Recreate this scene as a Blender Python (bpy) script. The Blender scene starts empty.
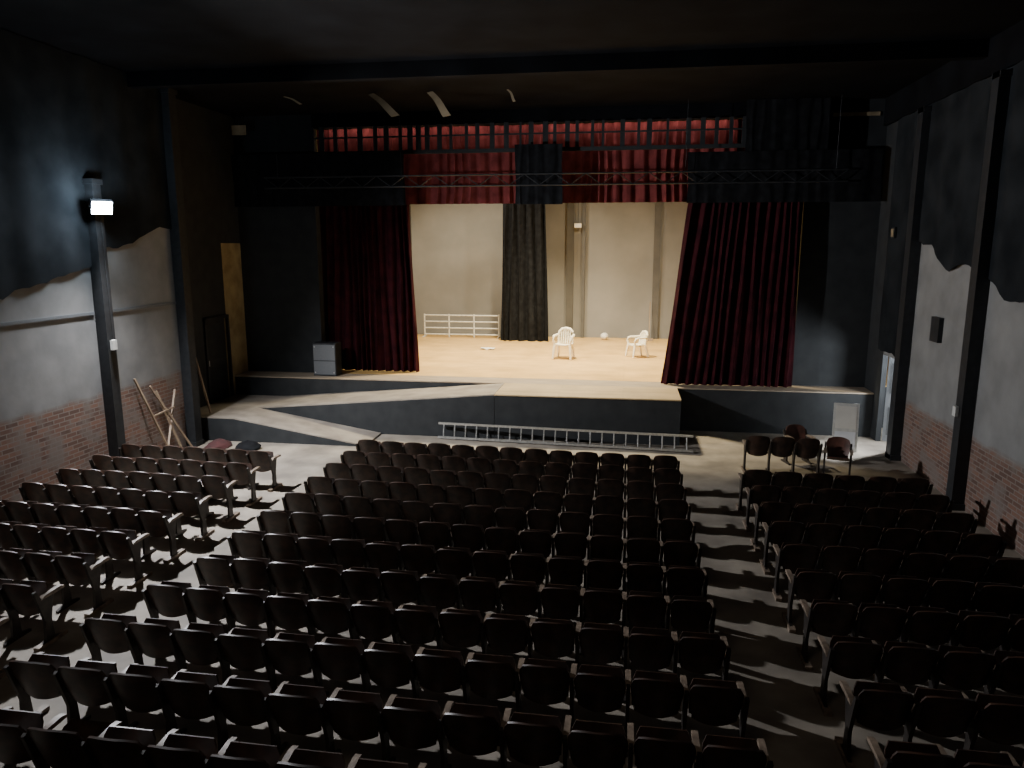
import bpy, math, random
from mathutils import Vector, Matrix, noise
random.seed(7)
C=bpy.context.scene.collection
# ------------------------------------------------------------ materials
def mat(name,c1,c2=None,rough=.7,scale=4.0,bump=0.0,metal=0.0,spec=.5,emit=None,es=1.0,detail=6,stretch=None):
    m=bpy.data.materials.new(name);m.use_nodes=True;nt=m.node_tree;N=nt.nodes;L=nt.links
    b=N["Principled BSDF"];b.inputs["Roughness"].default_value=rough;b.inputs["Metallic"].default_value=metal
    b.inputs["Specular IOR Level"].default_value=spec
    if c2 is None:c2=tuple(x*.75 for x in c1)
    tc=N.new("ShaderNodeTexCoord");mp=N.new("ShaderNodeMapping");L.new(tc.outputs["Object"],mp.inputs[0])
    if stretch:mp.inputs["Scale"].default_value=stretch
    nz=N.new("ShaderNodeTexNoise");nz.inputs["Scale"].default_value=scale;nz.inputs["Detail"].default_value=detail
    L.new(mp.outputs[0],nz.inputs["Vector"])
    cr=N.new("ShaderNodeValToRGB");cr.color_ramp.elements[0].position=.35;cr.color_ramp.elements[1].position=.68
    cr.color_ramp.elements[0].color=(*c2,1);cr.color_ramp.elements[1].color=(*c1,1)
    L.new(nz.outputs[0],cr.inputs[0]);L.new(cr.outputs[0],b.inputs["Base Color"])
    if bump:
        bp=N.new("ShaderNodeBump");bp.inputs["Strength"].default_value=bump;bp.inputs["Distance"].default_value=.02
        L.new(nz.outputs[0],bp.inputs["Height"]);L.new(bp.outputs[0],b.inputs["Normal"])
    if emit:
        b.inputs["Emission Color"].default_value=(*emit,1);b.inputs["Emission Strength"].default_value=es
    return m
def wallmat(name,ztop,plaster,plaster2):
    m=bpy.data.materials.new(name);m.use_nodes=True;nt=m.node_tree;N=nt.nodes;L=nt.links
    b=N["Principled BSDF"];b.inputs["Roughness"].default_value=.85
    tc=N.new("ShaderNodeTexCoord");sp=N.new("ShaderNodeSeparateXYZ");L.new(tc.outputs["Object"],sp.inputs[0])
    cb=N.new("ShaderNodeCombineXYZ");L.new(sp.outputs[1],cb.inputs[0]);L.new(sp.outputs[2],cb.inputs[1])
    br=N.new("ShaderNodeTexBrick");L.new(cb.outputs[0],br.inputs[0])
    br.inputs["Color1"].default_value=(.235,.125,.090,1);br.inputs["Color2"].default_value=(.125,.073,.056,1)
    br.inputs["Mortar"].default_value=(.24,.20,.17,1);br.inputs["Scale"].default_value=1
    br.inputs["Brick Width"].default_value=.27;br.inputs["Row Height"].default_value=.085;br.inputs["Mortar Size"].default_value=.010
    nz=N.new("ShaderNodeTexNoise");nz.inputs["Scale"].default_value=1.6;nz.inputs["Detail"].default_value=8;L.new(tc.outputs["Object"],nz.inputs[0])
    cr=N.new("ShaderNodeValToRGB");cr.color_ramp.elements[0].position=.35;cr.color_ramp.elements[1].position=.7
    cr.color_ramp.elements[0].color=(*plaster2,1);cr.color_ramp.elements[1].color=(*plaster,1);L.new(nz.outputs[0],cr.inputs[0])
    a=N.new("ShaderNodeMath");a.operation='MULTIPLY_ADD';L.new(nz.outputs[0],a.inputs[0]);a.inputs[1].default_value=.25;L.new(sp.outputs[2],a.inputs[2])
    g=N.new("ShaderNodeMapRange");L.new(a.outputs[0],g.inputs[0]);g.inputs[1].default_value=ztop+.06;g.inputs[2].default_value=ztop+.20
    n2=N.new("ShaderNodeTexNoise");n2.inputs["Scale"].default_value=2.6;n2.inputs["Detail"].default_value=9;L.new(tc.outputs["Object"],n2.inputs[0])
    g2=N.new("ShaderNodeMapRange");L.new(n2.outputs[0],g2.inputs[0]);g2.inputs[1].default_value=.47;g2.inputs[2].default_value=.62;g2.inputs[4].default_value=.8
    mr=N.new("ShaderNodeMix");mr.data_type='RGBA';L.new(g2.outputs[0],mr.inputs[0]);L.new(br.outputs[0],mr.inputs[6]);mr.inputs[7].default_value=(.20,.165,.145,1)
    mx=N.new("ShaderNodeMix");mx.data_type='RGBA';L.new(g.outputs[0],mx.inputs[0]);L.new(mr.outputs[2],mx.inputs[6]);L.new(cr.outputs[0],mx.inputs[7])
    L.new(mx.outputs[2],b.inputs["Base Color"])
    bp=N.new("ShaderNodeBump");bp.inputs["Strength"].default_value=.4;bp.inputs["Distance"].default_value=.02
    L.new(n2.outputs[0],bp.inputs["Height"]);L.new(bp.outputs[0],b.inputs["Normal"])
    return m
def plankmat(name,c1,c2):
    m=bpy.data.materials.new(name);m.use_nodes=True;nt=m.node_tree;N=nt.nodes;L=nt.links
    b=N["Principled BSDF"];b.inputs["Roughness"].default_value=.45
    tc=N.new("ShaderNodeTexCoord");br=N.new("ShaderNodeTexBrick");L.new(tc.outputs["Object"],br.inputs[0])
    br.inputs["Color1"].default_value=(*c1,1);br.inputs["Color2"].default_value=(*c2,1);br.inputs["Mortar"].default_value=(c2[0]*.5,c2[1]*.5,c2[2]*.5,1)
    br.inputs["Scale"].default_value=1;br.inputs["Brick Width"].default_value=3.2;br.inputs["Row Height"].default_value=.14;br.inputs["Mortar Size"].default_value=.004
    nz=N.new("ShaderNodeTexNoise");nz.inputs["Scale"].default_value=1.2;nz.inputs["Detail"].default_value=8;L.new(tc.outputs["Object"],nz.inputs[0])
    mr=N.new("ShaderNodeMapRange");L.new(nz.outputs[0],mr.inputs[0]);mr.inputs[1].default_value=.3;mr.inputs[2].default_value=.7;mr.inputs[3].default_value=.78;mr.inputs[4].default_value=1.08
    mx=N.new("ShaderNodeMix");mx.data_type='RGBA';mx.blend_type='MULTIPLY';mx.inputs[0].default_value=1
    L.new(br.outputs[0],mx.inputs[6]);L.new(mr.outputs[0],mx.inputs[7]);L.new(mx.outputs[2],b.inputs["Base Color"])
    return m
M=dict(
 conc=mat("worn_concrete",(.40,.345,.275),(.20,.172,.140),.72,1.3,.15,detail=10),
 black=mat("black_paint",(.024,.027,.029),(.014,.016,.018),.8,3,.1),
 blackf=mat("black_fabric",(.014,.015,.017),(.007,.007,.008),.95,6,.1,spec=.1),
 dsheet=mat("near_black_sheet",(.024,.027,.030),(.010,.012,.014),.95,1.5,.1,spec=.1),
 ceil=mat("black_ceiling_cloth",(.007,.008,.010),(.003,.003,.004),.95,1.2,.3,spec=.1),
 seat=mat("seat_dark_wood",(.072,.036,.023),(.024,.014,.010),.42,7,.05),
 seatr=mat("seat_red_brown",(.14,.055,.038),(.06,.028,.02),.45,7,.05),
 arm=mat("worn_armrest_wood",(.34,.26,.19),(.15,.11,.08),.5,12,.05),
 iron=mat("seat_cast_iron",(.05,.041,.035),(.025,.020,.018),.5,10,.1,metal=.3),
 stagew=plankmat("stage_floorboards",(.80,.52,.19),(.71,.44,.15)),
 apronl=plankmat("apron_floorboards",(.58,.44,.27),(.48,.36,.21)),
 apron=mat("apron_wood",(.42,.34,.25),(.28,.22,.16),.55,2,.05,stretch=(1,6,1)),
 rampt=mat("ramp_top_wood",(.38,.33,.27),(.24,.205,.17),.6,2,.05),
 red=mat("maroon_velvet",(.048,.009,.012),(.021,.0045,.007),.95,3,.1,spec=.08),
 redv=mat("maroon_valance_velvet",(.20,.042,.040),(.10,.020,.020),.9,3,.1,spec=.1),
 back=mat("stage_back_plaster",(.255,.252,.24),(.205,.202,.192),.85,.8,.1,detail=8),
 backd=mat("stage_pilaster_grey",(.12,.118,.112),(.09,.089,.086),.8,2,.1),
 alu=mat("ladder_aluminium",(.62,.62,.60),(.45,.45,.44),.4,20,0,metal=.7),
 white=mat("cream_plastic",(.88,.83,.68),(.82,.76,.60),.4,8),
 whitem=mat("white_painted_metal",(.72,.72,.68),(.55,.55,.52),.5,10),
 grille=mat("speaker_grille",(.16,.17,.18),(.11,.12,.13),.6,60,.2),
 doorg=mat("grey_painted_door",(.30,.32,.34),(.22,.24,.26),.6,5,.05),
 steel=mat("dark_steel",(.026,.028,.032),(.016,.018,.020),.6,8,.05,metal=.2),
 tan=mat("tan_plaster",(.42,.33,.17),(.26,.19,.09),.85,2.5,.1),
 wood=mat("pale_timber",(.36,.27,.18),(.22,.15,.1),.6,6,.05,stretch=(1,1,.2)),
 lamp=mat("lamp_glass",(1,1,1),(1,1,1),.3,3,emit=(.80,.88,1),es=200),
 pale=mat("pale_sheet",(.40,.31,.19),(.22,.17,.10),.7,3,.1),
 paper=mat("white_paper",(.8,.78,.72),(.7,.68,.62),.8,3),
 ext=mat("exterior_white_wall",(.8,.82,.85),(.7,.72,.75),.8,3),
 redc=mat("dark_red_cloth",(.09,.025,.025),(.05,.02,.02),.9,8),
 wl=wallmat("plaster_over_brick_left",1.82,(.27,.268,.26),(.195,.194,.192)),
 wr=wallmat("plaster_over_brick_right",1.35,(.28,.278,.268),(.205,.204,.198)),
)
# ------------------------------------------------------------ mesh builder
class B:
    def __init__(s): s.v=[];s.f=[];s.m=[];s.mats=[]
    def mi(s,k):
        if k not in s.mats:s.mats.append(k)
        return s.mats.index(k)
    def add(s,vs,fs,k,T=None):
        o=len(s.v);i=s.mi(k)
        for p in vs:
            p=Vector(p); s.v.append(tuple(T@p) if T else tuple(p))
        for f in fs:s.f.append([o+a for a in f]);s.m.append(i)
    def box(s,a,b,k,T=None):
        x0,y0,z0=a;x1,y1,z1=b
        s.add([(x0,y0,z0),(x1,y0,z0),(x1,y1,z0),(x0,y1,z0),(x0,y0,z1),(x1,y0,z1),(x1,y1,z1),(x0,y1,z1)],
          [(0,3,2,1),(4,5,6,7),(0,1,5,4),(1,2,6,5),(2,3,7,6),(3,0,4,7)],k,T)
    def tube(s,pts,r,k,n=8,T=None,sq=None):
        pts=[Vector(p) for p in pts];vs=[];fs=[]
        for i,p in enumerate(pts):
            d=(pts[min(i+1,len(pts)-1)]-pts[max(i-1,0)]).normalized()
            up=Vector((0,0,1)) if abs(d.z)<.9 else Vector((1,0,0))
            a=d.cross(up).normalized();c=a.cross(d).normalized()
            ri=r[i] if isinstance(r,(list,tuple)) else r
            for j in range(n):
                t=2*math.pi*(j+.5)/n
                vs.append(p+a*math.cos(t)*ri*(sq or 1)+c*math.sin(t)*ri)
        for i in range(len(pts)-1):
            for j in range(n):
                fs.append((i*n+j,i*n+(j+1)%n,(i+1)*n+(j+1)%n,(i+1)*n+j))
        fs.append(tuple(range(n))[::-1]);fs.append(tuple((len(pts)-1)*n+j for j in range(n)))
        s.add(vs,fs,k,T)
    def prism(s,poly,x0,x1,k,T=None):
        n=len(poly);vs=[(x0,a,b) for a,b in poly]+[(x1,a,b) for a,b in poly]
        fs=[tuple(range(n))[::-1],tuple(range(n,2*n))]+[(i,(i+1)%n,n+(i+1)%n,n+i) for i in range(n)]
        s.add(vs,fs,k,T)
    def shell(s,fn,nu,nv,th,k,T=None):
        F=[];K=[]
        for j in range(nv+1):
            for i in range(nu+1):
                p,nn=fn(i/nu,j/nv);p=Vector(p);nn=Vector(nn)
                F.append(p+nn*th/2);K.append(p-nn*th/2)
        o=len(F);w=nu+1;fs=[]
        for j in range(nv):
            for i in range(nu):
                a=j*w+i;fs.append((a,a+1,a+w+1,a+w));fs.append((o+a,o+a+w,o+a+w+1,o+a+1))
        for i in range(nu):
            fs.append((i,o+i,o+i+1,i+1));a=nv*w+i;fs.append((a,a+1,o+a+1,o+a))
        for j in range(nv):
            a=j*w;fs.append((a,a+w,o+a+w,o+a));a=j*w+nu;fs.append((a,o+a,o+a+w,a+w))
        s.add(F+K,fs,k,T)
    def obj(s,name,smooth=False,loc=None,rot=None,angle=35):
        me=bpy.data.meshes.new(name);me.from_pydata(s.v,[],s.f)
        for k in s.mats:me.materials.append(M[k])
        me.polygons.foreach_set("material_index",s.m);me.update()
        ob=bpy.data.objects.new(name,me);C.objects.link(ob)
        if smooth:
            me.polygons.foreach_set("use_smooth",[True]*len(me.polygons))
            try:me.set_sharp_from_angle(angle=math.radians(angle))
            except Exception:pass
        if loc:ob.location=loc
        if rot:ob.rotation_euler=rot
        return ob
XL,XR=-10.5,6.3; XL2=-11.1; PY=20.4; CZ=8.4; SZ=1.15; BY=30.3
# ------------------------------------------------------------ shell
b=B();b.box((XL2-.3,-4,-.2),(XR+2.5,PY+.3,0),'conc');b.obj("floor")
b=B();b.box((XL2-.3,-4,CZ),(XR+.3,PY+.3,CZ+.2),'ceil');b.obj("ceiling")
b=B();b.box((XL+.01,15,CZ-.3),(XR-.01,15.22,CZ-.001),'ceil');b.obj("trim_ceiling_beam")
b=B();b.box((XR-.10,-3.9,7.75),(XR-.002,PY-.01,CZ-.002),'ceil');b.obj("trim_cornice_right")
b=B();b.box((XL-.25,-4,0),(XL,16.6,CZ),'wl');b.box((XL2-.25,16.35,0),(XL-.25,16.6,CZ),'wl');b.obj("wall_left")
b=B()
b.box((XL2-.25,16.6,0),(XL2,18.25,CZ),'black');b.box((XL2-.25,18.25,2.85),(XL2,19.35,CZ),'black')
b.box((XL2-.25,18.25,0),(XL2,19.35,.6),'black')
b.box((XL2-.25,19.35,0),(XL2,PY,4.9),'tan');b.box((XL2-.25,19.35,4.9),(XL2,PY,CZ),'black')
b.obj("wall_left_recess")
b=B();b.box((XR,-4,0),(XR+.12,18.2,CZ),'wr');b.box((XR,18.2,2.2),(XR+.12,19.2,CZ),'wr');b.box((XR,19.2,0),(XR+.12,PY,CZ),'black');b.obj("wall_right")
b=B();b.box((XL2,-4.2,0),(XR,-4,CZ),'black');b.obj("wall_rear")
PX0,PX1,PZ=-8.75,4.45,8.05
b=B();b.box((XL2,PY,0),(PX0,PY+.3,CZ),'black');b.obj("wall_proscenium_left")
b=B();b.box((PX1,PY,0),(XR,PY+.3,CZ),'black');b.obj("wall_proscenium_right")
b=B();b.box((PX0,PY,PZ),(PX1,PY+.3,CZ),'ceil');b.obj("wall_proscenium_top")
b=B();b.box((-14.5,BY,0),(9.5,BY+.25,9.5),'back');b.obj("wall_stage_back")
b=B()
for x0,x1 in ((-9.35,-8.85),(-2.4,-2.12),(-1.78,-1.66),(1.05,1.3)):
    b.box((x0,BY-.16,SZ+.002),(x1,BY-.001,9.3),'backd')
b.obj("trim_stage_pilasters")
b=B();b.box((-14.75,PY+.3,0),(-14.5,BY+.25,9.5),'back');b.obj("wall_stage_left")
b=B();b.box((9.5,PY+.3,0),(9.75,BY+.25,9.5),'back');b.obj("wall_stage_right")
b=B();b.box((-14.75,PY+.3,9.5),(9.75,BY+.25,9.7),'ceil');b.obj("ceiling_stage_house")
# ------------------------------------------------------------ stage + ramps
b=B()
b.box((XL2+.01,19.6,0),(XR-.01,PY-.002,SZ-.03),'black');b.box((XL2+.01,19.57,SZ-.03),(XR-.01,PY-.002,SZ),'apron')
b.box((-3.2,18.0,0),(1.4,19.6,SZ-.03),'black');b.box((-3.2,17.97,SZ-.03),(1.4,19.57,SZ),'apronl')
b.obj("stage_apron")
b=B()
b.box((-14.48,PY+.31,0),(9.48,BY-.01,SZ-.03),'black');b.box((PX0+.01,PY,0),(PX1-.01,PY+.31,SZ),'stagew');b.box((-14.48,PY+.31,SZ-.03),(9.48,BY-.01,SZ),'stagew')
b.obj("stage")
b=B()
def rampseg(xa,za,xb,zb,y0,y1):
    q=[(0,3,2,1),(4,5,6,7),(0,1,5,4),(1,2,6,5),(2,3,7,6),(3,0,4,7)]
    b.add([(xa,y0,0),(xb,y0,0),(xb,y1,0),(xa,y1,0),(xa,y0,za-.03),(xb,y0,zb-.03),(xb,y1,zb-.03),(xa,y1,za-.03)],q,'black')
    b.add([(xa,y0,za-.03),(xb,y0,zb-.03),(xb,y1,zb-.03),(xa,y1,za-.03),(xa,y0,za),(xb,y0,zb),(xb,y1,zb),(xa,y1,za)],q,'rampt')
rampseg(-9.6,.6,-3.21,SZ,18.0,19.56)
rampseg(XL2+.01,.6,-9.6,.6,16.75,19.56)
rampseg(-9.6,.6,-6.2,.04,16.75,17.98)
b.obj("access_ramp")
# ------------------------------------------------------------ seats
def seat(b,cx,cy,mk='seat',rz=0,fold=None,w=.475):
    T=Matrix.Translation((cx,cy,0))@Matrix.Rotation(rz,4,'Z')
    lean=random.uniform(-.012,.012);dz=random.uniform(-.012,.01)
    def fb(u,v):
        z=.37+.475*v;a=2*u-1
        hw=w/2*(1-.20*(1-v)**1.6)
        if v>.66: hw*= 1-.16*((v-.66)/.34)**2.2
        zz=z+dz-.04*(abs(a)**2.6)*v*v+.03*(abs(a)**2)*(1-v)
        return (a*hw, -.02-(.13+lean)*v+.055*a*a, zz),(a*-.2,.96,.24)
    b.shell(fb,9,8,.022,mk,T)
    ang=math.radians(fold if fold is not None else (30 if random.random()<.03 else random.choice((74,76,78,72))))
    ca,sa=math.cos(ang),math.sin(ang)
    def fs(u,v):
        a=2*u-1;r=.33*v;hw=w/2*.90
        if v>.7: hw*=1-.16*((v-.7)/.3)**2
        dip=-.03*math.sin(math.pi*v)*(1-a*a*.4)
        return (a*hw,.07+r*ca+dip*sa,.42+r*sa+dip*ca),(0,-sa,ca)
    b.shell(fs,5,5,.022,mk,T)
    b.box((-.21,-.005,.43),(.21,.05,.46),'iron',T)
def standard(b,cx,cy,rz=0,end=False):
    T=Matrix.Translation((cx,cy,0))@Matrix.Rotation(rz,4,'Z')
    t=.018
    b.prism([(-.14,0),(.26,0),(.26,.03),(.12,.06),(.10,.30),(.14,.50),(.17,.60),(-.02,.60),(-.09,.74),(-.13,.73),(-.06,.50),(0,.30),(-.02,.06),(-.14,.03)],-t,t,'iron',T)
    b.prism([(-.04,.60),(.02,.635),(.27,.645),(.34,.63),(.34,.60),(.27,.598)],-.028,.028,'arm',T)
    if end: b.prism([(-.17,0),(.30,0),(.30,.045),(-.17,.045)],-.04,.04,'arm',T)
def row(x0,x1,n,y,skew=0,mk='seat'):
    b=B();p=(x1-x0)/n
    for i in range(n):
        seat(b,x0+(i+.5)*p,y+skew*(.5-(i+.5)/n)+random.uniform(-.012,.012),mk,w=p*.945)
    for i in range(n+1):
        standard(b,x0+i*p,y+skew*(.5-i/n),0,i in(0,n))
    return b.obj("theatre_seat_row",True)
YS=[4.05+.855*k for k in range(13)]
for k,yy in enumerate(YS):
    e=max(0,8.3-yy);row(-5.5-.17*e,1.10+.06*e,13,yy+.03,.30)
for k,yy in enumerate(YS):
    if k<12: row(-10.2,-6.9,7,yy-.05,.06)
for k,yy in enumerate(YS):
    if k<12: row(2.2,5.35,6,yy,.1)
row(2.65,4.15,3,16.0,.1,'seat')
b=B();seat(b,0,0,'seatr',0,20);standard(b,-.25,0);standard(b,.25,0);b.obj("loose_theatre_seat",True,(4.50,15.9,0),(0,0,2.9))
b=B();seat(b,0,0,'seatr',0,20);standard(b,-.25,0);standard(b,.25,0);b.obj("loose_theatre_seat",True,(3.9,17.0,0),(0,0,3.4))
# ------------------------------------------------------------ curtains
def curtain(name,x0t,x1t,x0b,x1b,z0,z1,y,amp,n,k,th=.02,nv=14,ph=0):
    b=B();nu=n*8
    def fn(u,v):
        x=(x0b+(x1b-x0b)*u)*(1-v)+(x0t+(x1t-x0t)*u)*v
        w=u*n+.35*math.sin(u*n*.9+ph)+.08*math.sin(v*3+u*9)
        yy=y+amp*(math.sin(2*math.pi*w)+.35*math.sin(4.3*math.pi*w+1))*(1-.25*v)+.03*noise.noise(Vector((x,v*3,y)))
        dy=math.cos(2*math.pi*w)
        z=z0+(z1-z0)*v
        nn=Vector((-dy*.8,-1,0)).normalized()
        return (x+.02*math.sin(v*5+u*20),yy,z),nn
    b.shell(fn,nu,nv,th,k)
    return b.obj(name,True,angle=80)
curtain("main_stage_curtain",-8.9,-6.17,-9.0,-6.02,SZ+.01,6.3,20.98,.09,14,'red',nv=18)
curtain("main_stage_curtain",1.58,4.38,1.0,4.38,SZ+.01,6.2,20.08,.075,14,'red',nv=18,ph=2)
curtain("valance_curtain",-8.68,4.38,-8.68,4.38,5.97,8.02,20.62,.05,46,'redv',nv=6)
curtain("backstage_black_curtain",-4.7,-3.15,-4.85,-2.95,SZ+.01,8.5,28.7,.12,6,'blackf')
curtain("masking_cloth",-10.9,-5.97,-10.9,-5.97,5.9,7.3,19.88,.02,14,'blackf',nv=3)
curtain("masking_cloth",-2.95,-1.72,-2.95,-1.72,5.9,7.42,19.88,.02,5,'blackf',nv=3)
curtain("masking_cloth",1.47,6.1,1.47,6.1,5.9,7.15,19.88,.015,12,'blackf',nv=3)
curtain("masking_cloth",2.85,4.85,2.85,4.85,7.1,8.38,19.95,.015,7,'blackf',nv=3)
def dark_wall_sheet(name,X,sgn,prof,ztop,y0,y1,k='dsheet'):  # near-black sheet over the upper side wall, uneven lower edge set by prof
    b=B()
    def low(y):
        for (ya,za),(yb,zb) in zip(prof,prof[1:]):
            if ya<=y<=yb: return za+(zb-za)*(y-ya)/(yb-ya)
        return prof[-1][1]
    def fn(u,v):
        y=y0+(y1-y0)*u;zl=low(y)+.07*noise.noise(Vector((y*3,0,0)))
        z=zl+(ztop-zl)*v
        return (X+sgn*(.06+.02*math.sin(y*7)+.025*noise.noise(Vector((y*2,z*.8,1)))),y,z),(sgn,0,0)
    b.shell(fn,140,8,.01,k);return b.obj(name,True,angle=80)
dark_wall_sheet("dark_wall_sheet",XL,1,[(-4,3.7),(11.1,3.95),(12.2,4.2),(13.35,4.4),(13.7,4.75),(14.6,4.85),(15.6,5.25),(16.55,5.15)],8.38,-3.9,16.55)
dark_wall_sheet("dark_wall_sheet",XR,-1,[(-4,3.5),(10,3.8),(12.4,3.95),(13.4,3.9),(14.2,4.3),(15.2,4.5),(15.9,4.3),(16.6,4.75),(17.45,4.95),(17.75,4.4),(17.8,1.9),(18.15,2.3),(19.5,2.3)],7.77,-3.9,19.5)
# ------------------------------------------------------------ pillars, ledges, boxes
pn=[0]
def pillar(x,y,z1,w=.3,d=.22):
    pn[0]+=1
    b=B();b.box((x-d/2,y-w/2,0),(x+d/2,y+w/2,z1),'steel');b.box((x-d/2,y-w/2-.04,0),(x+d/2+.02,y+w/2+.04,.12),'steel')
    b.box((x-d/2,y-w/2-.03,z1-.1),(x+d/2+.03,y+w/2+.03,z1),'steel');b.obj("trim_pillar_%d"%pn[0])
pillar(XL+.12,13.5,6.1,.24);pillar(XL+.13,16.25,8.3,.28,.24);pillar(XR-.12,14.3,7.7,.26);pillar(XR-.12,17.6,7.7,.3)
pillar(XR-.12,8.5,7.7,.26);pillar(XL+.12,8.5,8.3,.26)
b=B();b.box((XL,-3.9,3.47),(XL+.03,13.35,3.53),'grille');b.box((XL,13.65,3.47),(XL+.03,16.1,3.53),'grille');b.obj("trim_ledge")
b=B();b.box((XR-.09,15.9,2.9),(XR-.001,16.3,3.4),'steel');b.obj("electrical_box")
b=B();b.box((XL+.25,13.42,2.75),(XL+.31,13.55,2.95),'whitem');b.tube([(XL+.26,13.5,2.95),(XL+.26,13.5,5.4)],.007,'steel');b.obj("switch_box")
b=B();b.box((XR-.30,14.25,1.75),(XR-.245,14.38,1.93),'whitem');b.obj("switch_box")
# floodlight on the left pillar
LX,LY,LZ=XL+.46,13.28,5.56
b=B()
T=Matrix.Translation((LX,LY,LZ))@Matrix.Rotation(math.radians(-40),4,'Z')@Matrix.Rotation(math.radians(28),4,'Y')
b.box((-.05,-.19,-.14),(.05,.19,.14),'steel',T);b.box((.05,-.175,-.125),(.06,.175,.125),'lamp',T)
for k in range(6): b.box((-.09,-.17+.06*k,-.12),(-.05,-.15+.06*k,.12),'steel',T)
b.tube([(LX,LY-.21,LZ),(LX-.10,LY-.21,LZ),(LX-.10,LY+.12,LZ),(LX,LY+.12,LZ)],.012,'steel')
b.tube([(LX-.08,LY+.05,LZ),(XL+.26,LY+.09,LZ)],.02,'steel');b.obj("floodlight")
b=B();b.box((XR-.12,18.85,5.0),(XR-.08,19.05,5.25),'steel');b.box((XR-.14,18.88,5.03),(XR-.12,19.02,5.22),'pale');b.obj("wall_sconce")
# doors
b=B();b.box((XL2-.12,18.26,.61),(XL2-.06,19.34,2.84),'steel')
b.box((XL2-.06,18.35,1.6),(XL2-.03,18.42,1.75),'whitem')
for (y0,y1,z0,z1) in((18.35,19.25,1.75,2.7),(18.35,19.25,.75,1.55)): b.box((XL2-.065,y0,z0),(XL2-.05,y1,z1),'black')
b.obj("door_1")
b=B();b.box((XL2-.02,18.18,.61),(XL2+.05,18.26,2.93),'steel');b.box((XL2-.02,19.34,.61),(XL2+.05,19.42,2.93),'steel')
b.box((XL2-.02,18.18,2.85),(XL2+.05,19.42,2.93),'steel');b.obj("trim_door_frame")
b=B();b.box((0,-.93,0.03),(.045,0,2.15),'doorg');b.box((-.04,-.88,1.0),(0,-.83,1.12),'whitem')
b.box((-.008,-.83,.2),(0,-.1,.9),'grille');b.box((-.008,-.83,1.25),(0,-.1,2.0),'grille')
b.obj("door_2",loc=(XR+.14,19.18,0),rot=(0,0,math.radians(32)))
b=B();b.box((XR+1.6,16.5,0),(XR+1.7,20.3,3),'ext');b.obj("wall_outside")
# ------------------------------------------------------------ ladder
b=B();L0=Vector((-4.62,17.82,0));L1=Vector((1.67,17.42,0));d=(L1-L0)
for zz,dy in ((.05,-.07),(.39,.03)):
    b.tube([L0+Vector((0,dy,zz)),L1+Vector((0,dy,zz))],.034,'alu',4)
n=22
for i in range(n):
    p=L0+d*(i+.5)/n
    b.tube([p+Vector((0,-.07,.05)),p+Vector((0,.03,.39))],.016,'alu',8)
b.obj("aluminium_ladder")
# ------------------------------------------------------------ plastic chairs
def plastic_chair(loc,rz,s=1.08):
    b=B()
    def fs(u,v):
        a=2*u-1;hw=.23+.02*v;return (a*hw*(1-.06*abs(2*v-1)**4),-.22+.44*v,.43-.02*math.sin(math.pi*u)-.015*(1-v)),(0,0,1)
    b.shell(fs,8,8,.025,'white')
    for sx in(-1,1):
        b.tube([(sx*.225,.20,.44),(sx*.245,.24,.22),(sx*.262,.27,.015)],[.046,.040,.032],'white',8)
        b.tube([(sx*.205,-.19,.44),(sx*.22,-.25,.22),(sx*.235,-.31,.015)],[.046,.040,.032],'white',8)
        b.tube([(sx*.235,.2,.43),(sx*.262,.225,.55),(sx*.268,.20,.645),(sx*.27,.10,.665),(sx*.265,-.08,.665),(sx*.24,-.22,.68)],[.030,.030,.034,.036,.036,.030],'white',8,sq=1.2)
        b.tube([(sx*.205,-.2,.42),(sx*.215,-.235,.62),(sx*.19,-.265,.76),(sx*.12,-.285,.83),(0,-.292,.852)],[.034,.036,.040,.046,.046],'white',8)
    for k in range(5):
        x=-.13+.065*k
        b.tube([(x,-.205,.43),(x*1.02,-.25,.62),(x*.95,-.284,.835-.25*x*x*4)],.024,'white',6,sq=1.2)
    o=b.obj("plastic_chair",True,loc,(0,0,rz));o.scale=(s,s,s)
plastic_chair((-1.98,24.3,SZ+.003),math.radians(172),1.14)
plastic_chair((.42,25.0,SZ+.003),math.radians(118),1.0)
# speaker
b=B();b.box((-.34,-.22,0),(.34,.22,.94),'steel');b.box((-.32,-.235,.04),(.32,-.22,.90),'grille');b.box((-.33,-.24,.43),(.33,-.22,.45),'steel')
for sx in(-.28,.28):
    for zz in(.1,.84): b.tube([(sx,-.235,zz),(sx,-.245,zz)],.018,'alu',8)
b.obj("loudspeaker",loc=(-8.48,20.13,SZ+.002))
b=B()
for zz in(.12,.38,.64,.9): b.tube([(0,0,zz),(3.1,0,zz)],.03,'whitem')
for xx in(0,1.03,2.07,3.1): b.tube([(xx,0,.003),(xx,0,.95)],.03,'whitem')
for xx in(0,3.1): b.tube([(xx,-.3,.03),(xx,.3,.03)],.025,'whitem')
b.obj("white_metal_rack",loc=(-8.15,29.5,SZ+.002))
b=B();b.shell(lambda u,v:((-.25+.5*u,-.18+.36*v,.05*noise.noise(Vector((u*3,v*3,0)))+.035),(0,0,1)),8,8,.005,'paper');b.obj("crumpled_paper_sheet",True,(-4.9,26.2,SZ))
b=B()
def bag(u,v):
    t=u*2*math.pi;r=.16*math.sin(math.pi*(.08+.84*v))*(1+.25*noise.noise(Vector((math.cos(t)*2,math.sin(t)*2,v*3))))
    return (r*math.cos(t),r*math.sin(t),.005+.28*v),(math.cos(t),math.sin(t),0)
b.shell(bag,14,8,.006,'paper');b.obj("white_plastic_bag",True,(-.8,29.6,SZ))
b=B();b.tube([(0,0,.05),(.02,.50,1.5)],.018,'wood');b.box((-.16,-.04,0),(.16,.04,.1),'wood');b.obj("broom",loc=(.95,29.5,SZ+.002))
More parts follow.
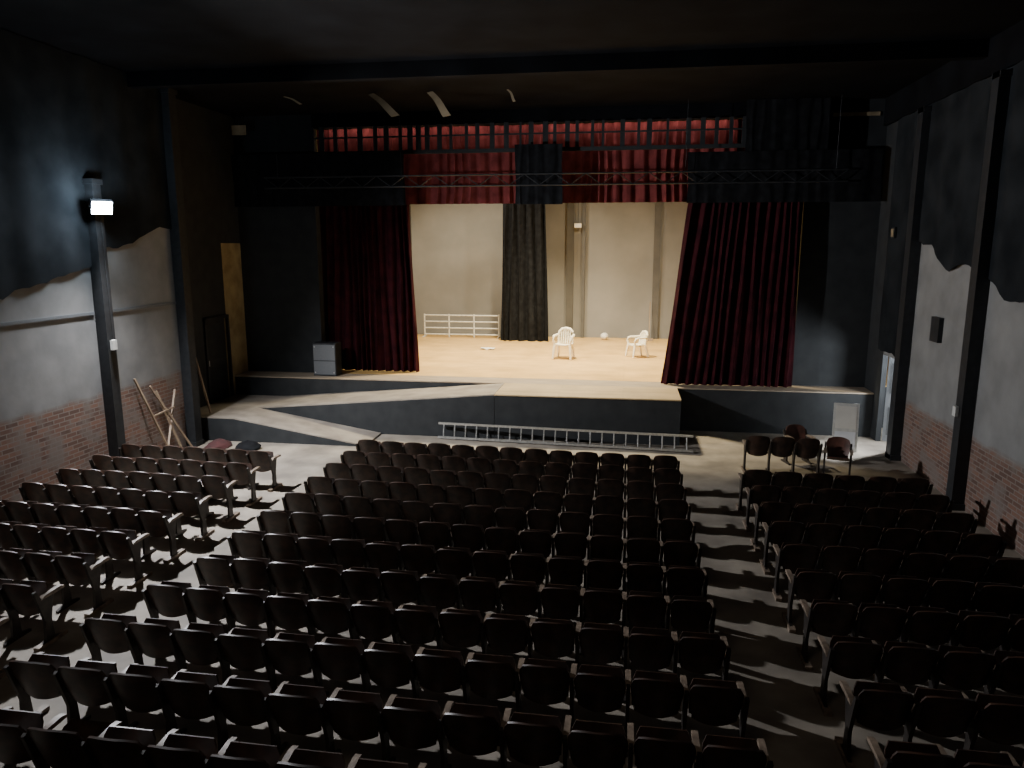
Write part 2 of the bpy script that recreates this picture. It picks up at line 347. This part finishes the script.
b=B();b.box((-.14,-.1,0),(.14,.05,.16),'paper');b.tube([(0,0,.16),(0,0,3)],.01,'steel');b.obj("stage_wall_lamp",loc=(-1.95,BY-.25,5.55))
# ------------------------------------------------------------ truss + slats
b=B()
for zz in(6.38,6.66): b.tube([(-9.9,19.72,zz),(5.3,19.72,zz)],.022,'steel',6)
n=38
for i in range(n):
    xa=-9.9+15.2*i/n;xb=-9.9+15.2*(i+1)/n
    b.tube([(xa,19.72,6.38 if i%2 else 6.66),(xb,19.72,6.66 if i%2 else 6.38)],.012,'steel',5)
for xx in(-9.5,-6.0,1.4,5.0): b.tube([(xx,19.72,6.66),(xx,19.72,CZ-.002)],.008,'steel',5)
b.obj("lighting_truss")
b=B()
x=-8.7
while x<3.0:
    b.box((x,20.25,7.35),(x+random.uniform(.05,.14),20.3,8.04),'black');x+=random.uniform(.2,.5)
b.box((-8.74,20.23,7.28),(4.4,20.3,7.38),'black');b.box((-8.74,20.23,7.72),(4.4,20.28,7.76),'black')
b.obj("valance_batten_frame")
def strip(a,c,w):
    a=Vector(a);c=Vector(c);b=B()
    def fn(u,v):
        p=a.lerp(c,v);return p+Vector((w*(u-.5)*(.7+.3*v)+.02*math.sin(v*5),0,.18*w*(u-.5)+.02*math.sin(v*math.pi))),(0,-1,0)
    b.shell(fn,3,10,.01,'pale');b.obj("hanging_ceiling_panel",True)
strip((-6.15,17.9,8.39),(-5.5,17.8,7.85),.20);strip((-4.70,17.9,8.39),(-4.25,17.8,7.82),.19)
strip((-2.85,17.9,8.39),(-2.65,17.8,8.1),.06);strip((-8.35,17.9,8.39),(-7.9,17.9,8.2),.07)
b=B();b.box((-10.75,19.7,7.80),(-10.35,19.74,8.05),'pale');b.tube([(-10.55,19.72,8.05),(-10.55,19.72,CZ)],.01,'steel');b.obj("hanging_vent_panel")
b=B();b.box((5.0,PY-.03,8.0),(6.1,PY-.002,8.09),'pale');b.obj("vent_panel")
# ------------------------------------------------------------ leaning timbers etc
b=B();b.tube([(XL2+.75,17.0,.64),(XL2+.40,16.9,2.55)],.032,'wood',6);b.obj("leaning_pole")
b=B()
for (ya,yb,za) in((14.9,14.3,2.0),(15.3,15.0,1.6),(15.7,14.8,1.75),(14.6,15.7,1.5)):
    b.tube([(XL+.45,ya,.03),(XL+.07,yb,za)],.03,'wood',4)
b.tube([(XL+.22,14.6,1.1),(XL+.22,15.4,1.15)],.025,'wood',4)
b.obj("leaning_timbers")
b=B();b.box((-.28,-.02,0),(.28,.02,1.15),'whitem');b.box((-.23,-.03,.55),(.23,-.02,1.08),'paper');b.box((-.23,-.03,.08),(.23,-.02,.47),'ext')
b.obj("white_panel_board",loc=(5.25,18.1,0),rot=(math.radians(-6),0,math.radians(-8)))
def pile(name,k,loc,r,h):
    b=B()
    def fn(u,v):
        t=u*2*math.pi;q=r*(1-v**2)*(1+.4*noise.noise(Vector((math.cos(t)*1.5,math.sin(t)*1.5,v*2+loc[0]))))+.005
        return (q*math.cos(t),q*math.sin(t),h*v*(1+.3*noise.noise(Vector((math.cos(t)*2,math.sin(t)*2,5)))*(1-v))),(math.cos(t),math.sin(t),.3)
    b.shell(fn,18,8,.006,k);b.obj(name,True,loc)
pile("red_cloth_pile",'redc',(-9.7,16.2,.01),.3,.2);pile("black_cloth_pile",'blackf',(-8.9,16.1,.01),.3,.22)
# ------------------------------------------------------------ lights
def area(name,loc,rot,sx,sy,p,col):
    l=bpy.data.lights.new(name,'AREA');l.shape='RECTANGLE';l.size=sx;l.size_y=sy;l.energy=p;l.color=col
    o=bpy.data.objects.new(name,l);o.location=loc;o.rotation_euler=rot;C.objects.link(o);return o
def spot(name,loc,target,p,col,ang,blend=.4,r=.1):
    l=bpy.data.lights.new(name,'SPOT');l.energy=p;l.color=col;l.spot_size=math.radians(ang);l.spot_blend=blend;l.shadow_soft_size=r
    o=bpy.data.objects.new(name,l);o.location=loc;o.rotation_euler=(Vector(target)-Vector(loc)).to_track_quat('-Z','Y').to_euler();C.objects.link(o);return o
def point(name,loc,p,col,r=.1):
    l=bpy.data.lights.new(name,'POINT');l.energy=p;l.color=col;l.shadow_soft_size=r
    o=bpy.data.objects.new(name,l);o.location=loc;C.objects.link(o)
spot("floodlight_beam",(LX+.16,LY-.12,LZ-.08),(-3,12.8,.6),4000,(.95,.96,1),160,.7,.08)
point("floodlight_spill",(LX+.25,LY-.25,LZ+.1),90,(.66,.84,1))
spot("stage_lamp",(-2.2,23.3,9.2),(-2.2,23.5,1),9500,(1,.86,.58),112,.7,.4)
spot("stage_lamp",(1.5,23.0,8.8),(-1,26.5,1),1500,(1,.87,.62),110,.6,.3)
spot("stage_lamp",(-6.5,24.3,9.0),(-5.5,27.5,1),3200,(1,.87,.64),115,.7,.4)
area("valance_striplight",(-2.9,20.40,8.02),(math.radians(40),0,0),11,.06,22,(1,.84,.76))
area("overhead_fill",(-2,2,8.0),(0,0,0),3,3,38,(1,.86,.72))  # unseen overhead fill, added to brighten the near floor and rows
point("daylight_outside",(XR+.85,17.75,1.9),480,(.88,.94,1),.3)
spot("daylight_door_beam",(XR+.75,18.75,2.9),(5.65,18.15,0),1400,(.9,.95,1),40,.3,.1)
w=bpy.data.worlds.new("world");bpy.context.scene.world=w;w.use_nodes=True
w.node_tree.nodes["Background"].inputs[0].default_value=(.5,.6,.75,1);w.node_tree.nodes["Background"].inputs[1].default_value=.01
# ------------------------------------------------------------ camera
c=bpy.data.cameras.new("camera");c.sensor_width=36;c.lens=740/1024*36
co=bpy.data.objects.new("camera",c);co.location=(0,0,4.8);co.rotation_euler=(math.radians(90-10.5),0,math.radians(8.7));C.objects.link(co)
bpy.context.scene.camera=co
